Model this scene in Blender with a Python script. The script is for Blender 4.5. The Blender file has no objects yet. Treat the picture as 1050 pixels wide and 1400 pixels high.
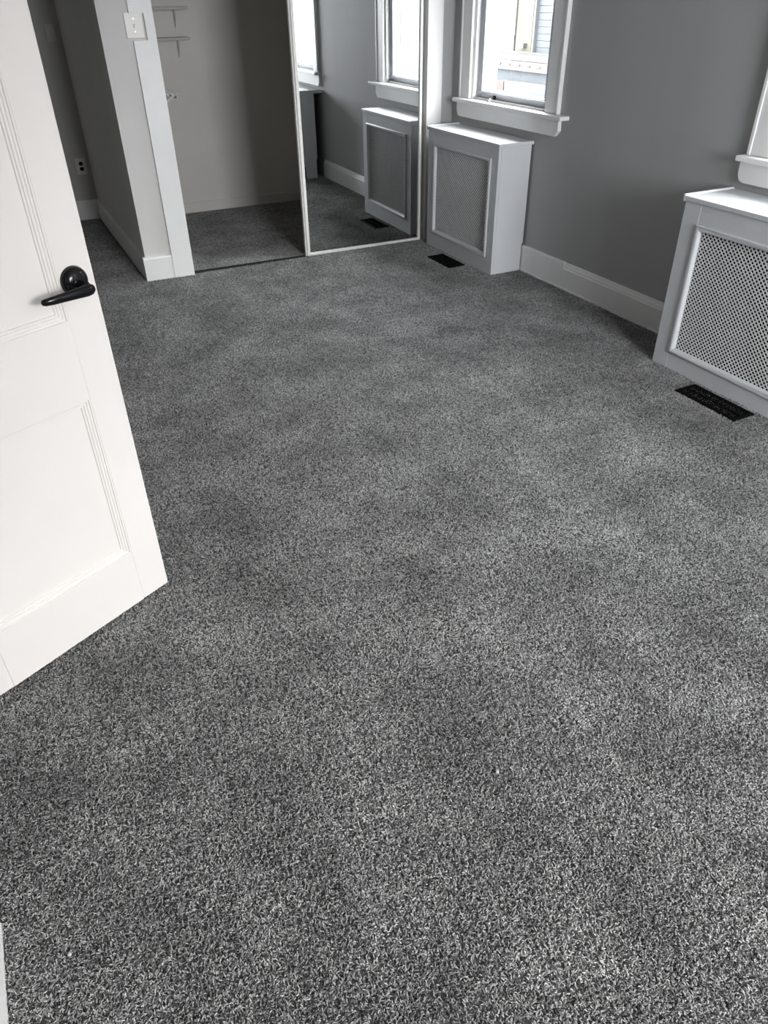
import bpy, bmesh, math, random
from mathutils import Vector, Matrix
random.seed(7)
S = bpy.context.scene
COL = S.collection
PI = math.pi

# ------------------------------------------------------------------ camera
F_PX, YAW, PITCH, ROLL = 996.517, 0.453596761, 0.616507532, -0.0158401676
fw = Vector((math.sin(YAW)*math.cos(PITCH), math.cos(YAW)*math.cos(PITCH), -math.sin(PITCH)))
r0 = Vector((math.cos(YAW), -math.sin(YAW), 0)); u0 = r0.cross(fw)
rr = r0*math.cos(ROLL) + u0*math.sin(ROLL); uu = -r0*math.sin(ROLL) + u0*math.cos(ROLL)
cam = bpy.data.cameras.new('camera'); camo = bpy.data.objects.new('camera', cam); COL.objects.link(camo)
camo.matrix_world = Matrix(((rr.x, uu.x, -fw.x, 0), (rr.y, uu.y, -fw.y, 0), (rr.z, uu.z, -fw.z, 1.5), (0, 0, 0, 1)))
cam.sensor_fit = 'VERTICAL'; cam.sensor_height = 36.0; cam.lens = F_PX*36.0/1400.0
cam.clip_start = 0.02; cam.clip_end = 300
S.camera = camo

# ------------------------------------------------------------------ sky and exposure
SKY = 7.0
w = bpy.data.worlds.new('overcast_sky'); S.world = w; w.use_nodes = True
nt = w.node_tree; nt.nodes.clear()
out = nt.nodes.new('ShaderNodeOutputWorld'); bg = nt.nodes.new('ShaderNodeBackground')
tc = nt.nodes.new('ShaderNodeTexCoord'); nz = nt.nodes.new('ShaderNodeTexNoise'); nz.inputs['Scale'].default_value = 1.3
nz.inputs['Detail'].default_value = 4
cr = nt.nodes.new('ShaderNodeValToRGB')
cr.color_ramp.elements[0].position = .3; cr.color_ramp.elements[0].color = (.86, .90, .97, 1)
cr.color_ramp.elements[1].position = .7; cr.color_ramp.elements[1].color = (1, .99, .97, 1)
nt.links.new(tc.outputs['Generated'], nz.inputs['Vector']); nt.links.new(nz.outputs['Fac'], cr.inputs['Fac'])
nt.links.new(cr.outputs['Color'], bg.inputs['Color']); bg.inputs['Strength'].default_value = SKY
nt.links.new(bg.outputs[0], out.inputs[0])
vs = S.view_settings
S.display_settings.display_device = 'sRGB'
vs.view_transform = 'Standard'; vs.look = 'None'; vs.gamma = 1; vs.use_curve_mapping = False
vs.exposure = 2.3
cy = S.cycles
cy.max_bounces = 10; cy.diffuse_bounces = 7; cy.glossy_bounces = 5; cy.transmission_bounces = 8; cy.transparent_max_bounces = 12
cy.caustics_reflective = False; cy.caustics_refractive = False
cy.use_denoising = True; cy.denoiser = 'OPENIMAGEDENOISE'; cy.denoising_input_passes = 'RGB_ALBEDO_NORMAL'
cy.sample_clamp_indirect = 8


def portal(name, loc, rot, sx, sy):
    l = bpy.data.lights.new(name, 'AREA'); l.shape = 'RECTANGLE'; l.size = sx; l.size_y = sy
    l.cycles.is_portal = True
    o = bpy.data.objects.new(name, l); COL.objects.link(o); o.location = loc; o.rotation_euler = rot
    return o


# window openings: (along-wall low, along-wall high, sill z, head z)
W1 = (3.89, 4.712, .945, 2.05)
W2 = (1.49, 2.302, .925, 2.05)
W3 = (.85, 2.40, .85, 2.32)      # rear wall, behind the camera
YW = -2.2        # rear wall
portal('portal', (3.13, (W1[0]+W1[1])/2, 1.5), (0, PI/2, 0), 1.1, .8)
portal('portal', (3.13, (W2[0]+W2[1])/2, 1.5), (0, PI/2, 0), 1.1, .8)
portal('portal', ((W3[0]+W3[1])/2, YW-.135, 1.585), (PI/2, 0, 0), 1.53, 1.45)


# ------------------------------------------------------------------ materials
def mat(name, col, rough=.6, var=.03, vscale=4., bump=0., bscale=200., metallic=0., spec=.5, coat=0., stretch=1.):
    m = bpy.data.materials.new(name); m.use_nodes = True
    t = m.node_tree; b = t.nodes['Principled BSDF']
    b.inputs['Roughness'].default_value = rough; b.inputs['Metallic'].default_value = metallic
    b.inputs['Specular IOR Level'].default_value = spec
    if coat: b.inputs['Coat Weight'].default_value = coat
    g = t.nodes.new('ShaderNodeNewGeometry')
    n = t.nodes.new('ShaderNodeTexNoise'); n.inputs['Scale'].default_value = vscale; n.inputs['Detail'].default_value = 4
    c = t.nodes.new('ShaderNodeValToRGB')
    c.color_ramp.elements[0].position = .3; c.color_ramp.elements[1].position = .7
    c.color_ramp.elements[0].color = [max(0, v*(1-var)) for v in col]+[1]
    c.color_ramp.elements[1].color = [min(1, v*(1+var)) for v in col]+[1]
    vm = t.nodes.new('ShaderNodeVectorMath'); vm.operation = 'MULTIPLY'; vm.inputs[1].default_value = (1, 1, stretch)
    t.links.new(g.outputs['Position'], vm.inputs[0]); t.links.new(vm.outputs[0], n.inputs['Vector']); t.links.new(n.outputs['Fac'], c.inputs['Fac'])
    t.links.new(c.outputs['Color'], b.inputs['Base Color'])
    if bump:
        n2 = t.nodes.new('ShaderNodeTexNoise'); n2.inputs['Scale'].default_value = bscale; n2.inputs['Detail'].default_value = 2
        bp = t.nodes.new('ShaderNodeBump'); bp.inputs['Strength'].default_value = bump; bp.inputs['Distance'].default_value = .002
        t.links.new(g.outputs['Position'], n2.inputs['Vector']); t.links.new(n2.outputs['Fac'], bp.inputs['Height'])
        t.links.new(bp.outputs['Normal'], b.inputs['Normal'])
    return m


M = {}
M['wall'] = mat('grey_wall_paint', (0.39, 0.388, 0.382), .7, .05, 2.5, .12, 260, stretch=.12)
M['alcove'] = mat('alcove_wall_paint', (.50, .49, .46), .7, .03, 2.5, .12, 260)
M['ivory'] = mat('dull_plate_paint', (.60, .59, .56), .5, .02, 20)
M['stub'] = mat('pale_wall_paint', (.66, .645, .63), .7, .03, 2.5, .12, 260)
M['closet'] = mat('closet_wall_paint', (.64, .613, .575), .75, .03, 2.5, .12, 260)
M['trim'] = mat('white_trim_paint', (.80, .79, .78), .42, .02, 6, .06, 90)
M['door'] = mat('door_enamel', (.79, .752, .727), .38, .012, 5, .05, 70)
M['cover'] = mat('radiator_cover_paint', (.64, .65, .66), .45, .02, 7, .05, 100)
M['grille'] = mat('grille_enamel', (.62, .62, .61), .4, .03, 30)
M['ceil'] = mat('ceiling_paint', (.80, .79, .77), .9, .02, 3)
M['black'] = mat('black_gloss', (.008, .008, .009), .12, .1, 20, spec=.32)
M['reg'] = mat('black_register_paint', (.006, .006, .006), .8, .1, 30, spec=.03)
M['hole'] = mat('dark_void', (.004, .004, .004), .9)
M['plate'] = mat('ivory_plastic', (.74, .71, .66), .35, .02, 30)
M['alum'] = mat('painted_aluminium', (.72, .70, .67), .35, .04, 30)
M['sash'] = mat('sash_vinyl', (.47, .475, .51), .45, .02, 8)
M['storm'] = mat('storm_frame_white', (.85, .86, .87), .4, .02, 8)
M['wire'] = mat('white_wire_coating', (.88, .88, .87), .35, .02, 30)
M['chrome'] = mat('satin_nickel', (.75, .75, .77), .25, .02, 30, metallic=.9)
M['brass'] = mat('rusty_pipe', (.12, .07, .04), .6, .2, 40)
M['back'] = mat('carpet_backing', (.16, .16, .158), .95, .1, 60)
M['track'] = mat('dark_floor_track', (.012, .012, .012), .7, .2, 60)
M['lint'] = mat('white_lint', (.6, .6, .6), .9)
M['shade_box'] = mat('painted_inner_shade', (.012, .012, .012), .9, .1, 20, spec=.1)  # near-black colour painting the shade inside the radiator covers
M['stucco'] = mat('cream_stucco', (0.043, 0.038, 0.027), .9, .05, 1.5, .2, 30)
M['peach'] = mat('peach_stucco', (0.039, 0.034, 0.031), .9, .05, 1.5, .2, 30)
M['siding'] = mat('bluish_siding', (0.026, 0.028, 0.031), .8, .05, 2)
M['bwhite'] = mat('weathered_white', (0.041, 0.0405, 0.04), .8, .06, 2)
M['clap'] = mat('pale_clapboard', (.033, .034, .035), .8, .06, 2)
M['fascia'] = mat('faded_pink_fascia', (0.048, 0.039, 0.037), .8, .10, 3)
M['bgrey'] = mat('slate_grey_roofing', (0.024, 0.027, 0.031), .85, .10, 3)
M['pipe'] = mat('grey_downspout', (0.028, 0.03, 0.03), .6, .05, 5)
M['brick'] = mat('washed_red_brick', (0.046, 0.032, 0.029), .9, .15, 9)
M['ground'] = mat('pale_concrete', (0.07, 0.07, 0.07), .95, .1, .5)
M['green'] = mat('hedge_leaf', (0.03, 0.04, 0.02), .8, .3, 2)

mm = bpy.data.materials.new('mirror_glass'); mm.use_nodes = True
b = mm.node_tree.nodes['Principled BSDF']; b.inputs['Metallic'].default_value = 1; b.inputs['Roughness'].default_value = 0.0
b.inputs['Base Color'].default_value = (.90, .92, .92, 1)
nn = mm.node_tree.nodes.new('ShaderNodeTexNoise'); nn.inputs['Scale'].default_value = 1.4
M['mirror'] = mm

gm = bpy.data.materials.new('window_glass'); gm.use_nodes = True
t = gm.node_tree; t.nodes.clear()
o_ = t.nodes.new('ShaderNodeOutputMaterial'); tr = t.nodes.new('ShaderNodeBsdfTransparent'); gl = t.nodes.new('ShaderNodeBsdfGlossy')
tr.inputs[0].default_value = (.93, .95, .95, 1); gl.inputs['Roughness'].default_value = 0.02
mx = t.nodes.new('ShaderNodeMixShader'); fr = t.nodes.new('ShaderNodeFresnel'); fr.inputs[0].default_value = 1.45
bk = t.nodes.new('ShaderNodeNewGeometry'); iv = t.nodes.new('ShaderNodeMath'); iv.operation = 'SUBTRACT'; iv.inputs[0].default_value = 1
fm = t.nodes.new('ShaderNodeMath'); fm.operation = 'MULTIPLY'
t.links.new(bk.outputs['Backfacing'], iv.inputs[1]); t.links.new(iv.outputs[0], fm.inputs[0]); t.links.new(fr.outputs[0], fm.inputs[1])
t.links.new(fm.outputs[0], mx.inputs[0]); t.links.new(tr.outputs[0], mx.inputs[1]); t.links.new(gl.outputs[0], mx.inputs[2])
t.links.new(mx.outputs[0], o_.inputs[0])
M['glass'] = gm


# ------------------------------------------------------------------ helpers
def add_box(bm, x0, x1, y0, y1, z0, z1, bev=0., seg=2):
    if x0 > x1: x0, x1 = x1, x0
    if y0 > y1: y0, y1 = y1, y0
    if z0 > z1: z0, z1 = z1, z0
    vs_ = [bm.verts.new(p) for p in ((x0, y0, z0), (x1, y0, z0), (x1, y1, z0), (x0, y1, z0), (x0, y0, z1), (x1, y0, z1), (x1, y1, z1), (x0, y1, z1))]
    fs = [bm.faces.new([vs_[i] for i in f]) for f in ((0, 3, 2, 1), (4, 5, 6, 7), (0, 1, 5, 4), (1, 2, 6, 5), (2, 3, 7, 6), (3, 0, 4, 7))]
    if bev:
        es = list({e for f in fs for e in f.edges})
        bmesh.ops.bevel(bm, geom=es, offset=bev, segments=seg, affect='EDGES', profile=.5)


def box_bm(*a, **k):
    bm = bmesh.new(); add_box(bm, *a, **k); return bm


def add_prism(bm, prof, p0, p1, du, dv):
    """closed profile [(a,b)] extruded from p0 to p1; a along du, b along dv"""
    p0, p1, du, dv = map(Vector, (p0, p1, du, dv))
    A = [bm.verts.new(p0+du*a+dv*b) for a, b in prof]; B = [bm.verts.new(p1+du*a+dv*b) for a, b in prof]
    n = len(prof)
    for i in range(n):
        bm.faces.new((A[i], A[(i+1) % n], B[(i+1) % n], B[i]))
    bm.faces.new(A[::-1]); bm.faces.new(B)


def add_tube(bm, pts, rad, seg=10, squash=None):
    pts = [Vector(p) for p in pts]
    if not hasattr(rad, '__len__'): rad = [rad]*len(pts)
    rings = []
    for i, p in enumerate(pts):
        tg = (pts[min(i+1, len(pts)-1)]-pts[max(i-1, 0)]).normalized()
        up = Vector((0, 0, 1)) if abs(tg.z) < .9 else Vector((1, 0, 0))
        a = tg.cross(up).normalized(); c = a.cross(tg).normalized()
        sq = squash or (1, 1)
        rings.append([bm.verts.new(p+(a*math.cos(2*PI*k/seg)*sq[0]+c*math.sin(2*PI*k/seg)*sq[1])*rad[i]) for k in range(seg)])
    for A, B in zip(rings, rings[1:]):
        for k in range(seg):
            bm.faces.new((A[k], A[(k+1) % seg], B[(k+1) % seg], B[k]))
    bm.faces.new(rings[0][::-1]); bm.faces.new(rings[-1])


def add_lathe(bm, prof, c, ax, seg=32):
    """prof [(radius, height)] revolved round axis ax through c"""
    c, ax = Vector(c), Vector(ax).normalized()
    a = ax.orthogonal().normalized(); d = ax.cross(a)
    rings = [[bm.verts.new(c+ax*h+(a*math.cos(2*PI*k/seg)+d*math.sin(2*PI*k/seg))*max(r, 1e-4)) for k in range(seg)] for r, h in prof]
    for A, B in zip(rings, rings[1:]):
        for k in range(seg):
            bm.faces.new((A[k], A[(k+1) % seg], B[(k+1) % seg], B[k]))
    bm.faces.new(rings[0][::-1]); bm.faces.new(rings[-1])


def obj(name, bm, m, parent=None, smooth=False):
    bmesh.ops.recalc_face_normals(bm, faces=bm.faces)
    me = bpy.data.meshes.new(name); bm.to_mesh(me); bm.free()
    me.materials.append(M[m] if isinstance(m, str) else m)
    if smooth:
        for p in me.polygons: p.use_smooth = True
        me.set_sharp_from_angle(angle=math.radians(35))
    o = bpy.data.objects.new(name, me); COL.objects.link(o)
    if parent: o.parent = parent
    return o


def empty(name, loc=(0, 0, 0), rz=0):
    o = bpy.data.objects.new(name, None); COL.objects.link(o); o.location = loc; o.rotation_euler = (0, 0, rz)
    o.empty_display_size = .1
    return o


def thing(name, label, cat, loc=(0, 0, 0), rz=0, group=None):
    o = empty(name, loc, rz); return tag(o, label, cat, group)


def tag(o, label, cat, group=None):
    o['label'] = label; o['category'] = cat
    if group: o['group'] = group
    return o


def struct(o, label=None):
    o['kind'] = 'structure'
    if label: o['label'] = label
    return o


# ------------------------------------------------------------------ room shell
ZF, ZC = -.0092, 2.45
XR, YB, YCL, YAL = 2.995, 4.96, 6.66, 6.87


def wall_y(bm, x0, x1, y0, y1, holes, z0=ZF, z1=ZC):
    """wall running along y, with window holes (ya,yb,za,zb)"""
    y = y0
    for ya, yb, za, zb in sorted(holes):
        add_box(bm, x0, x1, y, ya, z0, z1); add_box(bm, x0, x1, ya, yb, z0, za); add_box(bm, x0, x1, ya, yb, zb, z1)
        y = yb
    add_box(bm, x0, x1, y, y1, z0, z1)


bm = box_bm(-1.7, 3.14, YW-.15, 7.0, -.14, ZF)
struct(obj('floor', bm, 'back'), 'carpet backing of the bedroom floor')
struct(obj('ceiling', box_bm(-1.7, 3.14, YW-.15, 7.0, ZC, ZC+.1), 'ceil'))
bm = bmesh.new(); wall_y(bm, XR, 3.14, YW-.15, 7.0, [W1, W2])
struct(obj('wall_right', bm, 'wall'), 'grey wall with the two windows')
bm = bmesh.new(); wall_y(bm, -.55, -.40, YW, 7.0, [(.985, 1.585, ZF, 2.05)])
struct(obj('wall_left', bm, 'wall'))
bm = bmesh.new()
add_box(bm, -1.7, W3[0], YW-.15, YW, ZF, ZC); add_box(bm, W3[1], XR, YW-.15, YW, ZF, ZC)
add_box(bm, W3[0], W3[1], YW-.15, YW, ZF, W3[2]); add_box(bm, W3[0], W3[1], YW-.15, YW, W3[3], ZC)
struct(obj('wall_front', bm, 'wall'))
# closet front wall: stub at the left with the partition behind it, header, strip at the right
bm = bmesh.new()
add_box(bm, .738, 1.02, YB, YAL, ZF, ZC)
struct(obj('wall_partition', bm, 'stub'), 'grey wall end between the alcove and the closet')
bm = bmesh.new()
add_box(bm, 2.794, XR, YB, 5.09, ZF, ZC); add_box(bm, 1.02, 2.794, YB, 5.09, 2.07, ZC)
struct(obj('wall_back', bm, 'wall'))
struct(obj('wall_closet_back', box_bm(1.02, XR, YCL, 6.8, ZF, ZC), 'closet'), 'closet back wall half in shadow')
struct(obj('wall_closet_right', box_bm(2.455, 2.6, 5.09, YCL, ZF, ZC), 'closet'))
struct(obj('wall_alcove_back', box_bm(-.40, .738, YAL, 7.0, ZF, ZC), 'alcove'), 'dim end wall of the alcove')
bm = bmesh.new()
add_box(bm, -1.7, -1.6, YW, 3.0, ZF, ZC); add_box(bm, -1.6, -.55, 2.9, 3.0, ZF, ZC)
struct(obj('wall_hallway', bm, 'wall'))

# ------------------------------------------------------------------ baseboards and casings
BBP = [(0, 0), (.020, 0), (.020, .128), (.016, .136), (.016, .142), (.011, .150), (.006, .163), (0, .165)]


def base_piece(parent, p0, p1, du, prof=BBP, z=-.008, m='trim'):
    bm = bmesh.new(); add_prism(bm, prof, Vector(p0)+Vector((0, 0, z)), Vector(p1)+Vector((0, 0, z)), du, (0, 0, 1))
    return obj('board', bm, m, parent)


FLAT = [(0, 0), (.018, 0), (.018, .155), (.015, .162), (0, .164)]
bbr = struct(empty('baseboard_right'), 'white baseboard under the grey window wall, with a butt joint')
base_piece(bbr, (XR, 3.548, .002), (XR, 3.99, .002), (-1, 0, 0), [(a, b_) for a, b_ in FLAT])
base_piece(bbr, (XR, 2.44, 0), (XR, 3.545, 0), (-1, 0, 0))
base_piece(bbr, (XR, YW, 0), (XR, 1.56, 0), (-1, 0, 0))
# thin ragged caulk line left along the carpet edge
bm = bmesh.new()
y = 2.47
while y < 3.95:
    l = random.uniform(.03, .12)
    add_box(bm, XR-.020-random.uniform(.002, .006), XR-.019, y, min(y+l, 3.96), -.01, .004+random.uniform(0, .004)); y += l*random.uniform(.9, 1.2)
obj('caulk_line', bm, 'trim', bbr)
BBS = [(0, 0), (.016, 0), (.016, .14), (.013, .150), (0, .155)]
bbp = struct(empty('baseboard_partition'), 'white baseboard wrapping the wall end beside the closet')
base_piece(bbp, (.722, YB, 0), (.918, YB, 0), (0, -1, 0), BBS)
base_piece(bbp, (.738, YB-.001, 0), (.738, YAL, 0), (-1, 0, 0), BBS)
bba = struct(empty('baseboard_alcove'), 'baseboard on the dim alcove end wall')
base_piece(bba, (-.40, YAL, 0), (.722, YAL, 0), (0, -1, 0), BBS)
bbc = struct(empty('baseboard_closet'), 'low baseboard in the closet')
LOW = [(0, 0), (.010, 0), (.010, .075), (.006, .083), (0, .085)]
base_piece(bbc, (1.02, YCL, 0), (2.455, YCL, 0), (0, -1, 0), LOW, m='closet')
base_piece(bbc, (2.455, 5.09, 0), (2.455, YCL-.01, 0), (-1, 0, 0), LOW, m='closet')
bbl = struct(empty('baseboard_left'), 'white board at the foot of the left wall')
base_piece(bbl, (-.40, YW, 0), (-.40, .985, 0), (1, 0, 0), [(0, 0), (.017, 0), (.017, .14), (.010, .152), (0, .155)])
base_piece(bbl, (-.40, 1.70, 0), (-.40, YAL-.02, 0), (1, 0, 0), [(0, 0), (.017, 0), (.017, .14), (.010, .152), (0, .155)])

# closet opening casings (the left one notched round the switch plate)
cas = struct(empty('trim_1'), 'white casing board left of the closet opening')
bm = bmesh.new()
yc = YB-.020
out_ = [(.905, 0), (1.034, 0), (1.034, 2.13), (.905, 2.13), (.905, 1.447), (.984, 1.447), (.984, 1.3205), (.905, 1.3205)]
add_prism(bm, [(a, b_) for a, b_ in out_], (0, YB, ZF), (0, yc, ZF), (1, 0, 0), (0, 0, 1))
obj('casing', bm, 'trim', cas)
obj('jamb', box_bm(1.020, 1.036, YB, 5.095, ZF, 2.07), 'trim', cas)
cas = struct(empty('trim_2'), 'white casing board right of the mirror door')
obj('casing', box_bm(2.781, 2.897, YB-.020, YB, ZF, 2.13, bev=.003), 'stub', cas)
obj('jamb', box_bm(2.7815, 2.794, YB, 5.095, ZF, 2.07), 'trim', cas)
struct(obj('trim_3', box_bm(.905, 2.897, YB-.020, YB, 2.131, 2.25, bev=.003), 'trim'))
struct(obj('trim_4', box_bm(1.036, 2.781, YB, 5.095, 2.055, 2.069), 'trim'))
# doorway casing in the left wall
cas = struct(empty('trim_5'), 'white casing round the doorway in the left wall')
obj('casing', box_bm(-.40, -.384, 1.60, 1.70, ZF, 2.15, bev=.003), 'trim', cas)
obj('casing', box_bm(-.40, -.384, .885, .985, .155, 2.15, bev=.003), 'trim', cas)
obj('casing', box_bm(-.40, -.384, .985, 1.60, 2.06, 2.15, bev=.003), 'trim', cas)

# closet floor track
bm = bmesh.new(); add_prism(bm, [(0, 0), (.036, 0), (.036, .011), (.026, .011), (.026, .004), (.010, .004), (.010, .011), (0, .011)],
                            (1.036, 4.982, -.012), (1.86, 4.962, -.012), (0, 1, 0), (0, 0, 1))
struct(obj('trim_6', bm, 'track'), 'dark floor track across the closet opening')

# ------------------------------------------------------------------ carpet pile
def carpet():
    T = .24
    pts = []

    def rect(x0, x1, y0, y1):
        nx = max(1, math.ceil((x1-x0)/T)); ny = max(1, math.ceil((y1-y0)/T))
        for i in range(nx):
            for j in range(ny):
                x = x0+T/2+(x1-x0-T)*(i/(nx-1) if nx > 1 else 0); y = y0+T/2+(y1-y0-T)*(j/(ny-1) if ny > 1 else 0)
                pts.append((x, y, -.0088))
    rect(-.385, 2.976, YW+.02, 4.962)
    rect(-.385, .722, 4.962, 6.852)
    rect(1.036, 2.445, 5.010, 6.648)
    me = bpy.data.meshes.new('carpet_pile'); me.from_pydata(pts, [], [])
    o = bpy.data.objects.new('carpet_pile', me); COL.objects.link(o)
    o['kind'] = 'stuff'
    tag(o, 'mottled grey frieze carpet covering the whole bedroom floor', 'carpet')
    m = bpy.data.materials.new('grey_carpet_yarn'); m.use_nodes = True
    t = m.node_tree; bs = t.nodes['Principled BSDF']; bs.inputs['Roughness'].default_value = .95; bs.inputs['Specular IOR Level'].default_value = .15
    bs.inputs['Sheen Weight'].default_value = .15
    g = t.nodes.new('ShaderNodeNewGeometry')
    ra = t.nodes.new('ShaderNodeValToRGB')
    e = ra.color_ramp.elements; e[0].position = 0; e[0].color = (.085, .085, .084, 1); e[1].position = 1; e[1].color = (.86, .855, .845, 1)
    x = e.new(.35); x.color = (.34, .338, .334, 1); x = e.new(.65); x.color = (.64, .636, .628, 1)
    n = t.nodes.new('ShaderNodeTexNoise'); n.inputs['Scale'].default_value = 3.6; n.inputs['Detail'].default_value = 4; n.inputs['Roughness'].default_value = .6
    mr = t.nodes.new('ShaderNodeMapRange'); mr.inputs[1].default_value = .3; mr.inputs[2].default_value = .7; mr.inputs[3].default_value = .66; mr.inputs[4].default_value = 1.17  # broad mottle paints the shading of the leaning nap into the yarn colour
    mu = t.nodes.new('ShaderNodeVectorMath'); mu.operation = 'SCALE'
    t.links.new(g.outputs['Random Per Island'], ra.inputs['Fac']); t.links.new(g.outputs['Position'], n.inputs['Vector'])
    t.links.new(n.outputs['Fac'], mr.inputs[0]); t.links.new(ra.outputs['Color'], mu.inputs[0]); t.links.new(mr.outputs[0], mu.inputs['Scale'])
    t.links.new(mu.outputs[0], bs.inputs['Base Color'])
    tl = t.nodes.new('ShaderNodeBsdfTranslucent'); mxs = t.nodes.new('ShaderNodeMixShader'); mxs.inputs[0].default_value = .45
    t.links.new(mu.outputs[0], tl.inputs['Color']); t.links.new(bs.outputs[0], mxs.inputs[1]); t.links.new(tl.outputs[0], mxs.inputs[2])
    t.links.new(mxs.outputs[0], t.nodes['Material Output'].inputs['Surface'])
    M['yarn'] = m
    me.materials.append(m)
    # node tree: four small tiles of curled yarns, set side by side over the floor points
    ng = bpy.data.node_groups.new('carpet_pile', 'GeometryNodeTree')
    ng.interface.new_socket('Geometry', in_out='INPUT', socket_type='NodeSocketGeometry')
    ng.interface.new_socket('Geometry', in_out='OUTPUT', socket_type='NodeSocketGeometry')
    N, L = ng.nodes.new, ng.links.new
    gi, go = N('NodeGroupInput'), N('NodeGroupOutput')

    def yarn(p0, p1, p2, r):
        q = N('GeometryNodeCurveQuadraticBezier'); q.inputs['Resolution'].default_value = 3
        q.inputs['Start'].default_value = p0; q.inputs['Middle'].default_value = p1; q.inputs['End'].default_value = p2
        c = N('GeometryNodeCurvePrimitiveCircle'); c.inputs['Resolution'].default_value = 4; c.inputs['Radius'].default_value = r
        s = N('GeometryNodeCurveToMesh'); s.inputs['Fill Caps'].default_value = True
        L(q.outputs[0], s.inputs['Curve']); L(c.outputs[0], s.inputs['Profile Curve'])
        return s.outputs[0]
    kinds = N('GeometryNodeGeometryToInstance')
    for k in ((0, .0005, .002), (.0014, .0014, .0098), (.0076, .0012, .0084)), ((0, 0, .002), (-.0015, .0008, .0112), (.0052, .0034, .0100)), ((0, 0, .002), (.002, -.001, .0076), (.0084, .0012, .0062)):
        L(yarn(*k, .00145), kinds.inputs[0])
    tiles = N('GeometryNodeGeometryToInstance')
    for s in range(4):
        gr = N('GeometryNodeMeshGrid'); gr.inputs['Size X'].default_value = T-.006; gr.inputs['Size Y'].default_value = T-.006
        gr.inputs['Vertices X'].default_value = 2; gr.inputs['Vertices Y'].default_value = 2
        d = N('GeometryNodeDistributePointsOnFaces'); d.distribute_method = 'RANDOM'
        d.inputs['Density'].default_value = 115000; d.inputs['Seed'].default_value = 11+s
        rz = N('FunctionNodeRandomValue'); rz.data_type = 'FLOAT_VECTOR'
        rz.inputs[0].default_value = (-.25, -.25, 0); rz.inputs[1].default_value = (.25, .25, 6.2832); rz.inputs['Seed'].default_value = 3+s
        sc = N('FunctionNodeRandomValue'); sc.data_type = 'FLOAT'; sc.inputs[2].default_value = .5; sc.inputs[3].default_value = .85; sc.inputs['Seed'].default_value = 5+s
        ip = N('GeometryNodeInstanceOnPoints'); ip.inputs['Pick Instance'].default_value = True
        L(gr.outputs['Mesh'], d.inputs['Mesh']); L(d.outputs['Points'], ip.inputs['Points']); L(kinds.outputs[0], ip.inputs['Instance'])
        L(rz.outputs[0], ip.inputs['Rotation']); L(sc.outputs[1], ip.inputs['Scale'])
        re = N('GeometryNodeRealizeInstances'); L(ip.outputs[0], re.inputs[0]); L(re.outputs[0], tiles.inputs[0])
    rt = N('FunctionNodeRandomValue'); rt.data_type = 'INT'; rt.inputs[4].default_value = 0; rt.inputs[5].default_value = 3; rt.inputs['Seed'].default_value = 9
    mul = N('ShaderNodeMath'); mul.operation = 'MULTIPLY'; mul.inputs[1].default_value = PI/2
    L(rt.outputs[2], mul.inputs[0])
    cx = N('ShaderNodeCombineXYZ'); L(mul.outputs[0], cx.inputs['Z'])
    ri = N('FunctionNodeRandomValue'); ri.data_type = 'INT'; ri.inputs[4].default_value = 0; ri.inputs[5].default_value = 3; ri.inputs['Seed'].default_value = 21
    fin = N('GeometryNodeInstanceOnPoints'); fin.inputs['Pick Instance'].default_value = True
    L(gi.outputs[0], fin.inputs['Points']); L(tiles.outputs[0], fin.inputs['Instance']); L(ri.outputs[2], fin.inputs['Instance Index']); L(cx.outputs[0], fin.inputs['Rotation'])
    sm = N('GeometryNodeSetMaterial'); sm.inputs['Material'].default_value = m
    L(fin.outputs[0], sm.inputs['Geometry']); L(sm.outputs[0], go.inputs[0])
    md = o.modifiers.new('carpet_pile', 'NODES'); md.node_group = ng


carpet()

# ------------------------------------------------------------------ the open door
DW = .61
d = Vector((-.89045082, -.45507949, 0))
door = struct(empty('door_1', (.152, 1.853, .018), math.atan2(d.y, d.x)), 'open white two-panel door with a black lever handle')
H, TH = 2.01, .035     # local x runs from the free edge to the hinge, +y towards the room
ZP = ((.177, .672), (.866, 1.88))      # panel openings (outer moulding)
SX = (.093, DW-.093)
obj('stile', box_bm(0, SX[0], -TH, 0, 0, H, bev=.0025), 'door', door)
obj('stile', box_bm(SX[1], DW, -TH, 0, 0, H, bev=.0025), 'door', door)
for z0, z1 in ((0, ZP[0][0]), (ZP[0][1], ZP[1][0]), (ZP[1][1], H)):
    obj('rail', box_bm(SX[0], SX[1], -TH, 0, z0, z1), 'door', door)
# stepped sticking: profile runs from the face (0,0) down to the recessed panel
STEP = [(0, 0), (.004, 0), (.005, -.0032), (.0095, -.0032), (.0115, -.0055), (.0165, -.0055), (.0185, -.0085), (.0225, -.0085), (.024, -.0125)]
for z0, z1 in ZP:
    obj('panel', box_bm(SX[0], SX[1], -TH+.012, -.0122, z0, z1), 'door', door)
    bm = bmesh.new()
    loops = []
    for a, h in STEP:
        loops.append([bm.verts.new(p) for p in ((SX[0]+a, h, z0+a), (SX[1]-a, h, z0+a), (SX[1]-a, h, z1-a), (SX[0]+a, h, z1-a))])
    for A, B in zip(loops, loops[1:]):
        for k in range(4): bm.faces.new((A[k], A[(k+1) % 4], B[(k+1) % 4], B[k]))
    obj('moulding', bm, 'door', door)
hc = Vector((.055, 0, .954))
bm = bmesh.new()
add_lathe(bm, [(.034, 0), (.0345, .003), (.0332, .008), (.0300, .013), (.0245, .0175), (.0175, .0205), (.0095, .022)], hc, (0, 1, 0), 40)
handle = obj('handle', bm, 'black', door, smooth=True)
handle['label'] = 'glossy black rose and lever'
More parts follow.
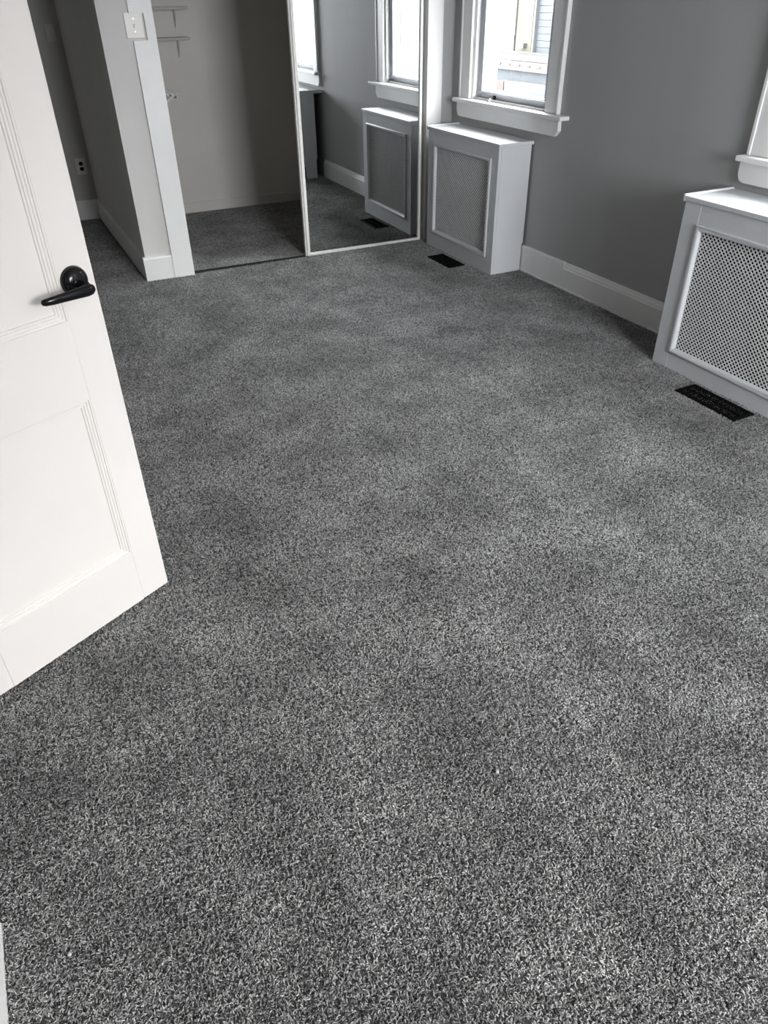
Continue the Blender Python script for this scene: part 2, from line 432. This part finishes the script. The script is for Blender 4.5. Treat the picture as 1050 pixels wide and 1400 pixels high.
bm = bmesh.new(); add_lathe(bm, [(.0100, .018), (.0088, .030), (.0088, .042), (.0098, .048)], hc+Vector((-.001, 0, -.004)), (0, 1, 0), 20)
obj('neck', bm, 'black', handle, smooth=True)
bm = bmesh.new()
add_tube(bm, [(.040, .050, .9425), (.042, .051, .9425), (.048, .053, .9425), (.060, .055, .9427), (.085, .057, .9435), (.115, .057, .9440), (.145, .054, .9435), (.163, .050, .9430), (.169, .047, .9430), (.171, .046, .9430)],
         [.004, .009, .0125, .0135, .0120, .0105, .0092, .0080, .0058, .002], 20, (.72, 1.0))
obj('lever', bm, 'black', handle, smooth=True)
for z in (.22, 1.0, 1.78):
    bm = bmesh.new(); add_tube(bm, [(DW+.004, .004, z-.045), (DW+.004, .004, z+.045)], .006, 12)
    obj('hinge', bm, 'black', door, smooth=True)

# ------------------------------------------------------------------ switch, outlet, blank plate
sw = thing('light_switch', 'off-white toggle switch plate let into the casing beside the closet', 'light switch', (.925, YB, 1.383))
bm = box_bm(-.050, .050, -.008, 0, -.061, .061, bev=.003); obj('plate', bm, 'plate', sw)
bm = bmesh.new(); add_prism(bm, [(-.004, -.009), (.004, -.009), (.003, .006), (-.003, .006)], (0, -.0075, 0), (0, -.0195, -.006), (1, 0, 0), (0, 0, 1))
obj('toggle', bm, 'plate', sw)
for z in (-.030, .030):
    bm = bmesh.new(); add_lathe(bm, [(.0032, 0), (.0032, .001), (.002, .0016)], (0, -.008, z), (0, -1, 0), 12); obj('screw', bm, 'chrome', sw)
ou = thing('wall_outlet', 'white two-socket outlet on the alcove end wall', 'outlet', (.667, YAL, .402))
obj('plate', box_bm(-.040, .040, -.007, 0, -.061, .061, bev=.003), 'plate', ou)
for z in (-.0195, .0195):
    bm = bmesh.new()
    add_prism(bm, [(.016*math.cos(a)*1.0, max(-.0135, min(.0135, .017*math.sin(a)))) for a in [2*PI*k/20 for k in range(20)]], (0, -.0065, z), (0, -.0085, z), (1, 0, 0), (0, 0, 1))
    s_ = obj('socket', bm, 'black', ou); s_['label'] = 'black socket face'
    for x, h in ((-.006, .0045), (.006, .0035)):
        obj('slot', box_bm(x-.001, x+.001, -.0088, -.0082, z+.002-h, z+.002+h), 'hole', s_)
bp_ = thing('blank_plate', 'faint grey rectangular cover plate high on the dim alcove end wall', 'wall plate', (.668, YAL, 1.306))
obj('plate', box_bm(-.033, .033, -.008, 0, -.055, .055, bev=.003), 'ivory', bp_)
for z in (-.03, .03):
    bm = bmesh.new(); add_lathe(bm, [(.003, 0), (.003, .001), (.002, .0015)], (0, -.008, z), (0, -1, 0), 10); obj('screw', bm, 'plate', bp_)

# ------------------------------------------------------------------ closet shelves
def shelf(x0, x1, z, depth, label, bx):
    s = thing('wall_shelf', label, 'shelf', (x0, YCL, z), 0, 'closet shelves')
    obj('board', box_bm(0, x1-x0, -depth, 0, -.018, 0, bev=.002), 'alcove', s)
    for x in bx:
        bm = bmesh.new()
        add_box(bm, x-x0-.010, x-x0+.010, -.003, 0, -.17, -.018); add_box(bm, x-x0-.010, x-x0+.010, -depth+.03, 0, -.021, -.018)
        add_tube(bm, [(x-x0, -.004, -.13), (x-x0, -depth+.06, -.022)], .004, 6)
        obj('bracket', bm, 'closet', s)
    return s


shelf(1.02, 1.632, 1.452, .13, 'short closet shelf on the back wall, the upper of two', (1.18, 1.55))
shelf(1.02, 1.618, 1.262, .13, 'short closet shelf on the back wall, the lower of two', (1.18, 1.545))
ws = thing('wire_shelf', 'white wire shelf with a diagonal brace behind the closet casing', 'wire shelf', (1.02, 6.36, .915))
bm = bmesh.new()
DX = .392
for k in range(12):
    y_ = k*.0255
    add_tube(bm, [(.002, y_, 0), (DX-.004, y_, 0), (DX, y_, -.003), (DX, y_, -.030)], .0028, 6)
obj('deck_wires', bm, 'wire', ws)
for x, z in ((.006, -.003), (DX*.5, -.003), (DX, -.002), (DX, -.031)):
    bm = bmesh.new(); add_tube(bm, [(x, -.004, z), (x, .285, z)], .0048, 8); obj('cross_rod', bm, 'wire', ws)
bm = bmesh.new(); add_tube(bm, [(DX-.012, -.004, -.006), (.06, -.004, -.205), (.004, -.004, -.255)], .0065, 8)
obj('brace', bm, 'wire', ws)
for k in range(10):
    obj('clip', box_bm(.03+k*.036, .044+k*.036, -.006, -.002, -.014, 0), 'wire', ws)

# ------------------------------------------------------------------ mirrored closet door
md_ = thing('mirror_door', 'sliding mirrored closet door in a thin off-white metal frame', 'mirror door', (2.298, 4.972, 0), -.0115)
HW = .4585; MH = 2.04
bm = bmesh.new()
for x0, x1, dy in ((-HW, -HW+.012, -.008), (-HW+.012, -HW+.024, -.013), (-HW+.024, -HW+.036, -.008)):
    add_box(bm, x0, x1, dy, .016, -.004, MH, bev=.003)
obj('stile', bm, 'alum', md_)
bm = bmesh.new(); add_box(bm, HW-.022, HW-.010, -.012, .016, -.004, MH, bev=.003); add_box(bm, HW-.011, HW, -.007, .016, -.004, MH, bev=.003)
obj('stile', bm, 'alum', md_)
obj('rail', box_bm(-HW+.035, HW-.021, -.010, .016, -.004, .014, bev=.002), 'alum', md_)
obj('rail', box_bm(-HW+.035, HW-.021, -.010, .016, MH-.03, MH, bev=.002), 'alum', md_)
obj('mirror', box_bm(-HW+.030, HW-.018, 0, .006, .010, MH-.02), 'mirror', md_)
obj('backing_board', box_bm(-HW+.030, HW-.018, .0065, .012, .010, MH-.02), 'closet', md_)

# ------------------------------------------------------------------ windows
def make_window(idx, y0, y1, zs, zh, X, label, latch=True, stool_z=None, place=None):
    """window in a wall facing -x; interior wall face at x = X. y0..y1, zs..zh the opening."""
    wd = struct(empty('window_%d' % idx), label)
    cw = .125
    for a, b_ in ((y0-cw, y0-.004), (y1+.004, y1+cw)):
        bm = bmesh.new()
        add_prism(bm, [(0, 0), (0, .018), (.010, .022), (cw-.030, .022), (cw-.024, .026), (cw-.004, .028), (cw-.004, 0)] if a < y0 else
                  [(0, 0), (0, .028), (.020, .026), (.026, .022), (cw-.014, .022), (cw-.004, .018), (cw-.004, 0)],
                  (X, a, zs-.012), (X, a, zh+.10), (0, 1, 0), (-1, 0, 0)) if False else add_box(bm, X-.022, X, a, b_, zs-.012, zh+.01, bev=.003)
        c = obj('casing', bm, 'trim', wd)
        # back-band bead on the outer edge
        bm = bmesh.new()
        e0, e1 = (a, a+.016) if a < y0 else (b_-.016, b_)
        add_box(bm, X-.028, X-.0215, e0, e1, zs-.012, zh+.01, bev=.002)
        obj('bead', bm, 'trim', c)
    obj('head_casing', box_bm(X-.022, X, y0-cw, y1+cw, zh+.011, zh+.13, bev=.003), 'trim', wd)
    # stool with horns, apron with shaped ends
    bm = bmesh.new(); yl0, yl1 = y0-cw-.083, y1+cw+.022
    if idx != 1: yl0 = y0-cw-.04
    add_box(bm, X-.066, X+.02, yl0, yl1, zs-.036, zs-.013, bev=.006, seg=3)
    obj('stool', bm, 'trim', wd)
    bm = bmesh.new(); za, zb = zs-.125, zs-.037
    a0, a1 = y0-cw-.020, y1+cw+.022
    prof = [(a0+.002, zb), (a0, za+.030), (a0+.030, za), (a1-.034, za), (a1-.012, za+.010), (a1-.003, za+.028), (a1, za+.050), (a1, zb)]
    add_prism(bm, prof, (X, 0, 0), (X-.024, 0, 0), (0, 1, 0), (0, 0, 1))
    obj('apron', bm, 'trim', wd)
    # reveal boards and stepped stops
    for s_, yy in ((1, y0), (-1, y1)):
        obj('jamb', box_bm(X-.004, X+.14, yy-.004*s_, yy+.012*s_, zs-.012, zh), 'trim', wd)
        obj('stop', box_bm(X-.002, X+.025, yy+.012*s_, yy+.022*s_, zs-.012, zh, bev=.003), 'trim', wd)
        obj('stop', box_bm(X+.095, X+.115, yy+.012*s_, yy+.030*s_, zs-.012, zh), 'trim', wd)
    obj('sill', box_bm(X+.02, X+.15, y0-.004, y1+.004, zs-.036, zs-.013), 'trim', wd)
    obj('head_jamb', box_bm(X-.004, X+.14, y0, y1, zh-.02, zh), 'trim', wd)
    # sash
    xs = X+.026
    sash = empty('sash', (0, 0, 0)); sash.parent = wd
    iy0, iy1 = y0+.013, y1-.013
    for a, b_ in ((iy0, iy0+.062), (iy1-.062, iy1)):
        obj('stile', box_bm(xs, xs+.035, a, b_, zs-.010, zh-.02, bev=.003), 'sash', sash)
    obj('rail', box_bm(xs, xs+.035, iy0+.062, iy1-.062, zs-.010, zs+.042, bev=.004), 'sash', sash)
    obj('rail', box_bm(xs-.008, xs+.004, iy0+.002, iy1-.002, zs+.024, zs+.036, bev=.002), 'sash', sash)
    obj('rail', box_bm(xs, xs+.035, iy0+.062, iy1-.062, zh-.065, zh-.02), 'sash', sash)
    obj('rail', box_bm(xs, xs+.035, iy0+.062, iy1-.062, 1.62, 1.66), 'sash', sash)
    obj('pane', box_bm(xs+.016, xs+.020, iy0+.055, iy1-.055, zs+.035, zh-.04), 'glass', sash)
    # outer storm frame
    st = empty('storm_frame'); st.parent = wd
    xo = X+.118
    for a, b_ in ((y0+.012, y0+.075), (y1-.075, y1-.012)):
        obj('stile', box_bm(xo, xo+.022, a, b_, zs-.013, zh-.02, bev=.003), 'storm', st)
    obj('rail', box_bm(xo, xo+.022, y0+.075, y1-.075, zs-.013, zs+.028), 'storm', st)
    obj('rail', box_bm(xo, xo+.022, y0+.075, y1-.075, zh-.06, zh-.02), 'storm', st)
    if latch:
        ly = (y0+y1)/2+.18
        la = empty('latch', (0, 0, 0)); la.parent = wd
        bm = box_bm(xs-.018, xs+.001, ly-.016, ly-.002, zs-.012, zs+.022, bev=.003); obj('lever', bm, 'black', la)
        bm = bmesh.new(); add_lathe(bm, [(.006, 0), (.011, .004), (.012, .010), (.009, .018), (.002, .021)], (xs-.025, ly+.016, zs-.0125), (0, 0, 1), 16)
        obj('knob', bm, 'chrome', la, smooth=True)
    return wd


make_window(1, *W1, XR, 'white-cased sash window near the closet mirror')
make_window(2, *W2, XR, 'white-cased sash window above the nearer radiator cover', latch=False)
w3 = make_window(3, -W3[1], -W3[0], W3[2], W3[3], 0, 'rear window of the bedroom', latch=False)
w3.rotation_euler = (0, 0, -PI/2); w3.location = (0, YW, 0)

# ------------------------------------------------------------------ radiator covers
def lattice(bm, y0, y1, z0, z1, pu, pv, k, x):
    """perforated sheet facing -x: diamond holes, raised webs"""
    nu, nv = int((y1-y0)/(pu/2)), int((z1-z0)/(pv/2))
    vc = {}

    def V(y, z, xx):
        key = (round(y*1e5), round(z*1e5), round(xx*1e5))
        if key not in vc: vc[key] = bm.verts.new((xx, y, z))
        return vc[key]
    a, b_ = pu/2, pv/2
    for i in range(nu+1):
        for j in range(nv+1):
            if (i+j) % 2: continue
            cy_, cz = y0+i*pu/2, z0+j*pv/2
            O = [(a, 0), (0, b_), (-a, 0), (0, -b_)]
            for q in range(4):
                p, n_ = O[q], O[(q+1) % 4]
                A = V(cy_+p[0], cz+p[1], x); B = V(cy_+n_[0], cz+n_[1], x)
                C_ = V(cy_+n_[0]*k, cz+n_[1]*k, x+.0012); D = V(cy_+p[0]*k, cz+p[1]*k, x+.0012)
                bm.faces.new((A, B, C_, D))
                E_ = V(cy_+n_[0]*k, cz+n_[1]*k, x+.0032); G = V(cy_+p[0]*k, cz+p[1]*k, x+.0032)
                bm.faces.new((D, C_, E_, G))


def radiator_cover(label, xf, y0, y1, h, st, zr0, zr1, xb, lip=True, notch=False, side_back=None):
    """front face at xf facing -x; y0..y1; stiles st wide; opening zr0..zr1; back at xb"""
    rc = thing('radiator_cover', label, 'radiator cover', (xf, (y0+y1)/2, 0), 0, 'radiator covers under the windows')
    hw = (y1-y0)/2; D = xb-xf; zt = h-.020; zb = -.010
    obj('stile', box_bm(0, .019, -hw, -hw+st, zb, zt, bev=.002), 'cover', rc)
    obj('stile', box_bm(0, .019, hw-st, hw, zb, zt, bev=.002), 'cover', rc)
    obj('rail', box_bm(.0008, .019, -hw+st+.0006, hw-st-.0006, zr1, zt), 'cover', rc)
    obj('rail', box_bm(.0008, .019, -hw+st+.0006, hw-st-.0006, zb, zr0), 'cover', rc)
    # bead moulding round the opening
    bm = bmesh.new(); loops = []
    for a, x in ((-.004, .001), (-.003, -.006), (.002, -.009), (.008, -.010), (.014, -.008), (.018, -.003), (.022, .004), (.023, .012)):
        loops.append([bm.verts.new(p) for p in ((x, -hw+st+a, zr0+a), (x, hw-st-a, zr0+a), (x, hw-st-a, zr1-a), (x, -hw+st+a, zr1-a))])
    for A, B in zip(loops, loops[1:]):
        for k in range(4): bm.faces.new((A[k], A[(k+1) % 4], B[(k+1) % 4], B[k]))
    obj('moulding', bm, 'cover', rc, smooth=True)
    bm = bmesh.new(); lattice(bm, -hw+st+.016, hw-st-.016, zr0+.016, zr1-.016, .0215, .0215, .64, .010)
    g = obj('grille', bm, 'grille', rc); g['label'] = 'perforated metal grille with diamond holes'
    # side panels; the far one may be cut out for a pipe
    bbz = .165; bbx = XR-.024-xf
    for s_ in (-1, 1):
        bm = bmesh.new(); ya, yb = (-hw, -hw+.016) if s_ < 0 else (hw-.016, hw)
        prof = [(.0195, zb), (bbx, zb), (bbx, bbz), (D-.006, bbz+.006), (D-.006, zt), (.0195, zt)]
        if side_back and s_ > 0: prof = [(.0195, zb), (side_back-.01, zb), (side_back-.01, bbz), (side_back, bbz+.006), (side_back, zt), (.0195, zt)]
        if notch and s_ > 0:
            prof = [(.0195, zb), (.036, zb), (.036, .10), (.045, .112), (.066, .112), (.075, .10), (.075, zb)]+prof[1:]
        add_prism(bm, prof, (0, ya, 0), (0, yb, 0), (1, 0, 0), (0, 0, 1))
        obj('side_panel', bm, 'cover', rc)
    # added black box, painted shade behind the grille: back sheet and returns
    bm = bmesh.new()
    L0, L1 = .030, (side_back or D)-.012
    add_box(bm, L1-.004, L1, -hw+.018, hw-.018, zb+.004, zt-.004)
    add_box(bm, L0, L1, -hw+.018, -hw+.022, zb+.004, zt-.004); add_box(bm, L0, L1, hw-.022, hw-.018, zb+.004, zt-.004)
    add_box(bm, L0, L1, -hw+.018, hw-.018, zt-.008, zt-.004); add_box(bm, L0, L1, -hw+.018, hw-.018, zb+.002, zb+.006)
    obj('shade_box', bm, 'shade_box', rc)
    if notch:
        bm = bmesh.new(); add_tube(bm, [(.064, hw-.010, -.012), (.064, hw-.010, .06), (.066, hw-.010, .108)], .007, 12)
        p_ = obj('supply_pipe', bm, 'brass', rc, smooth=True)
    top = obj('top', box_bm(-.008, D+.004, -hw-.010, hw+.012, zt, h, bev=.003), 'cover', rc)
    if lip:
        bm = bmesh.new()
        for ya, yb in ((hw-.002, hw+.013),):
            add_box(bm, -.009, D+.004, ya, yb, zt-.004, h+.006, bev=.004, seg=3)
        obj('edge_bead', bm, 'cover', top)
    return rc


radiator_cover('small white radiator cover with grille beside the closet mirror', 2.744, 3.984, 4.838, .772, .078, .098, .680, 2.985)
radiator_cover('larger white radiator cover with grille at the right edge of the photo', 2.703, 1.53, 2.462, .768, .092, .078, .660, 2.985, notch=True, side_back=.20)


# ------------------------------------------------------------------ floor registers
def register(label, x0, x1, y0, y1):
    r = thing('floor_register', label, 'floor vent', ((x0+x1)/2, (y0+y1)/2, 0), 0, 'black floor registers')
    a, b_ = (x1-x0)/2, (y1-y0)/2
    obj('duct', box_bm(-a+.012, a-.012, -b_+.012, b_-.012, -.0125, -.009), 'hole', r)
    bm = bmesh.new(); loops = []
    for t_, z in ((0, -.012), (0, .001), (.004, .005), (.016, .006), (.018, .002), (.018, -.010)):
        loops.append([bm.verts.new(p) for p in ((-a+t_, -b_+t_, z), (a-t_, -b_+t_, z), (a-t_, b_-t_, z), (-a+t_, b_-t_, z))])
    for A, B in zip(loops, loops[1:]):
        for k in range(4): bm.faces.new((A[k], A[(k+1) % 4], B[(k+1) % 4], B[k]))
    obj('rim', bm, 'reg', r)
    n = int((2*b_-.036)/.011)
    sm = None
    for i in range(n):
        y = -b_+.018+(i+.5)*(2*b_-.036)/n
        if sm is None:
            bm = bmesh.new(); add_prism(bm, [(-.0035, -.008), (-.002, -.008), (.0035, .003), (.002, .003)], (-a+.017, 0, 0), (a-.017, 0, 0), (0, 1, 0), (0, 0, 1))
            o = obj('louver', bm, 'reg', r); sm = o
        else:
            o = sm.copy(); COL.objects.link(o); o.parent = r
        o.location = (0, y, 0)
    obj('crossbar', box_bm(-.003, .003, -b_+.017, b_-.017, -.006, .0045), 'reg', r)
    return r


register('black floor register in the carpet before the nearer radiator cover', 2.549, 2.675, 1.812, 2.152)
register('black floor register in the carpet before the radiator cover beside the mirror', 2.580, 2.708, 4.240, 4.535)


# ------------------------------------------------------------------ lint on the carpet
def lint(label, x, y, r):
    bm = bmesh.new(); bmesh.ops.create_icosphere(bm, subdivisions=2, radius=r)
    for v in bm.verts:
        v.co *= random.uniform(.7, 1.3); v.co.z *= .6
    o = obj('lint_fleck', bm, 'lint'); o.location = (x, y, .003)
    tag(o, label, 'lint', 'white flecks on the carpet')


lint('tiny white fleck on the carpet right of the middle foreground', .690, .827, .0042)
lint('tiny white fleck on the carpet at the lower left', -.268, .862, .0040)
lint('tiny white fleck on the carpet left of the small black register', 2.401, 4.182, .006)

# ------------------------------------------------------------------ outside: neighbouring houses
struct(obj('ground', box_bm(3.6, 120, -90, 90, -3.6, -3.5), 'ground'), 'pale yard below the windows')
nb = thing('neighbor_house', 'cream and blue-grey house seen through the window nearest the closet', 'house', (15, 21, -3.5))


def part(name, m, x0, x1, y0, y1, z0, z1, parent=nb):
    return obj(name, box_bm(x0-15, x1-15, y0-21, y1-21, z0+3.5, z1+3.5), m, parent)


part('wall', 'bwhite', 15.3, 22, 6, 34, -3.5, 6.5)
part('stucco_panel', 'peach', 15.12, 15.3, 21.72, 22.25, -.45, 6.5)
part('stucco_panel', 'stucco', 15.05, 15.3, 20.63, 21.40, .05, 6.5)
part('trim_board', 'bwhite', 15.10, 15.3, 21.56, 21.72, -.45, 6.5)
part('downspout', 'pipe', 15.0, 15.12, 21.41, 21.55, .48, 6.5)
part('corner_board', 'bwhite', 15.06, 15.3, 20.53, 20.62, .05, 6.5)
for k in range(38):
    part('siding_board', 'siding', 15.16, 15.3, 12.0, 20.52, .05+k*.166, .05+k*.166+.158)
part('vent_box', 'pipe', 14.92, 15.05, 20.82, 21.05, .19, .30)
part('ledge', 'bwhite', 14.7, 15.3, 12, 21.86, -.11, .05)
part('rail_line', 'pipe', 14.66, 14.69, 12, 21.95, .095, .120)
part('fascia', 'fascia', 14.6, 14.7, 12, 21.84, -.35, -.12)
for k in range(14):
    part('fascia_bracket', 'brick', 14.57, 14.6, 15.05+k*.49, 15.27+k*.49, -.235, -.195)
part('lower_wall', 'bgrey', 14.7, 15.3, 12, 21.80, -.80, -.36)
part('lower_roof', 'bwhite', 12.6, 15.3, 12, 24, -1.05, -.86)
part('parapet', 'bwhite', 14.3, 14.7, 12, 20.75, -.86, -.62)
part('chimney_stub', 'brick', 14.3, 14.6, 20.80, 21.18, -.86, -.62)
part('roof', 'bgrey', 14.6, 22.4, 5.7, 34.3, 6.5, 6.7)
sky_blocker = thing('neighbor_house', 'pale house added close by to cut sky light, its clapboard wall showing in the mirrored windows', 'house', (8.5, 5.0, -3.5))  # added near house, placed and sized to hold back sky light from the right
obj('wall', box_bm(.03, 4.5, -36, 0, 0, 6.8), 'clap', sky_blocker)
obj('roof', box_bm(-.4, 4.9, -36.4, .4, 6.8, 7.0), 'bgrey', sky_blocker)
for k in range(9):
    f_ = obj('window', box_bm(-.05, .03, -33+k*3.4, -31.9+k*3.4, 4.2, 5.9), 'storm', sky_blocker)
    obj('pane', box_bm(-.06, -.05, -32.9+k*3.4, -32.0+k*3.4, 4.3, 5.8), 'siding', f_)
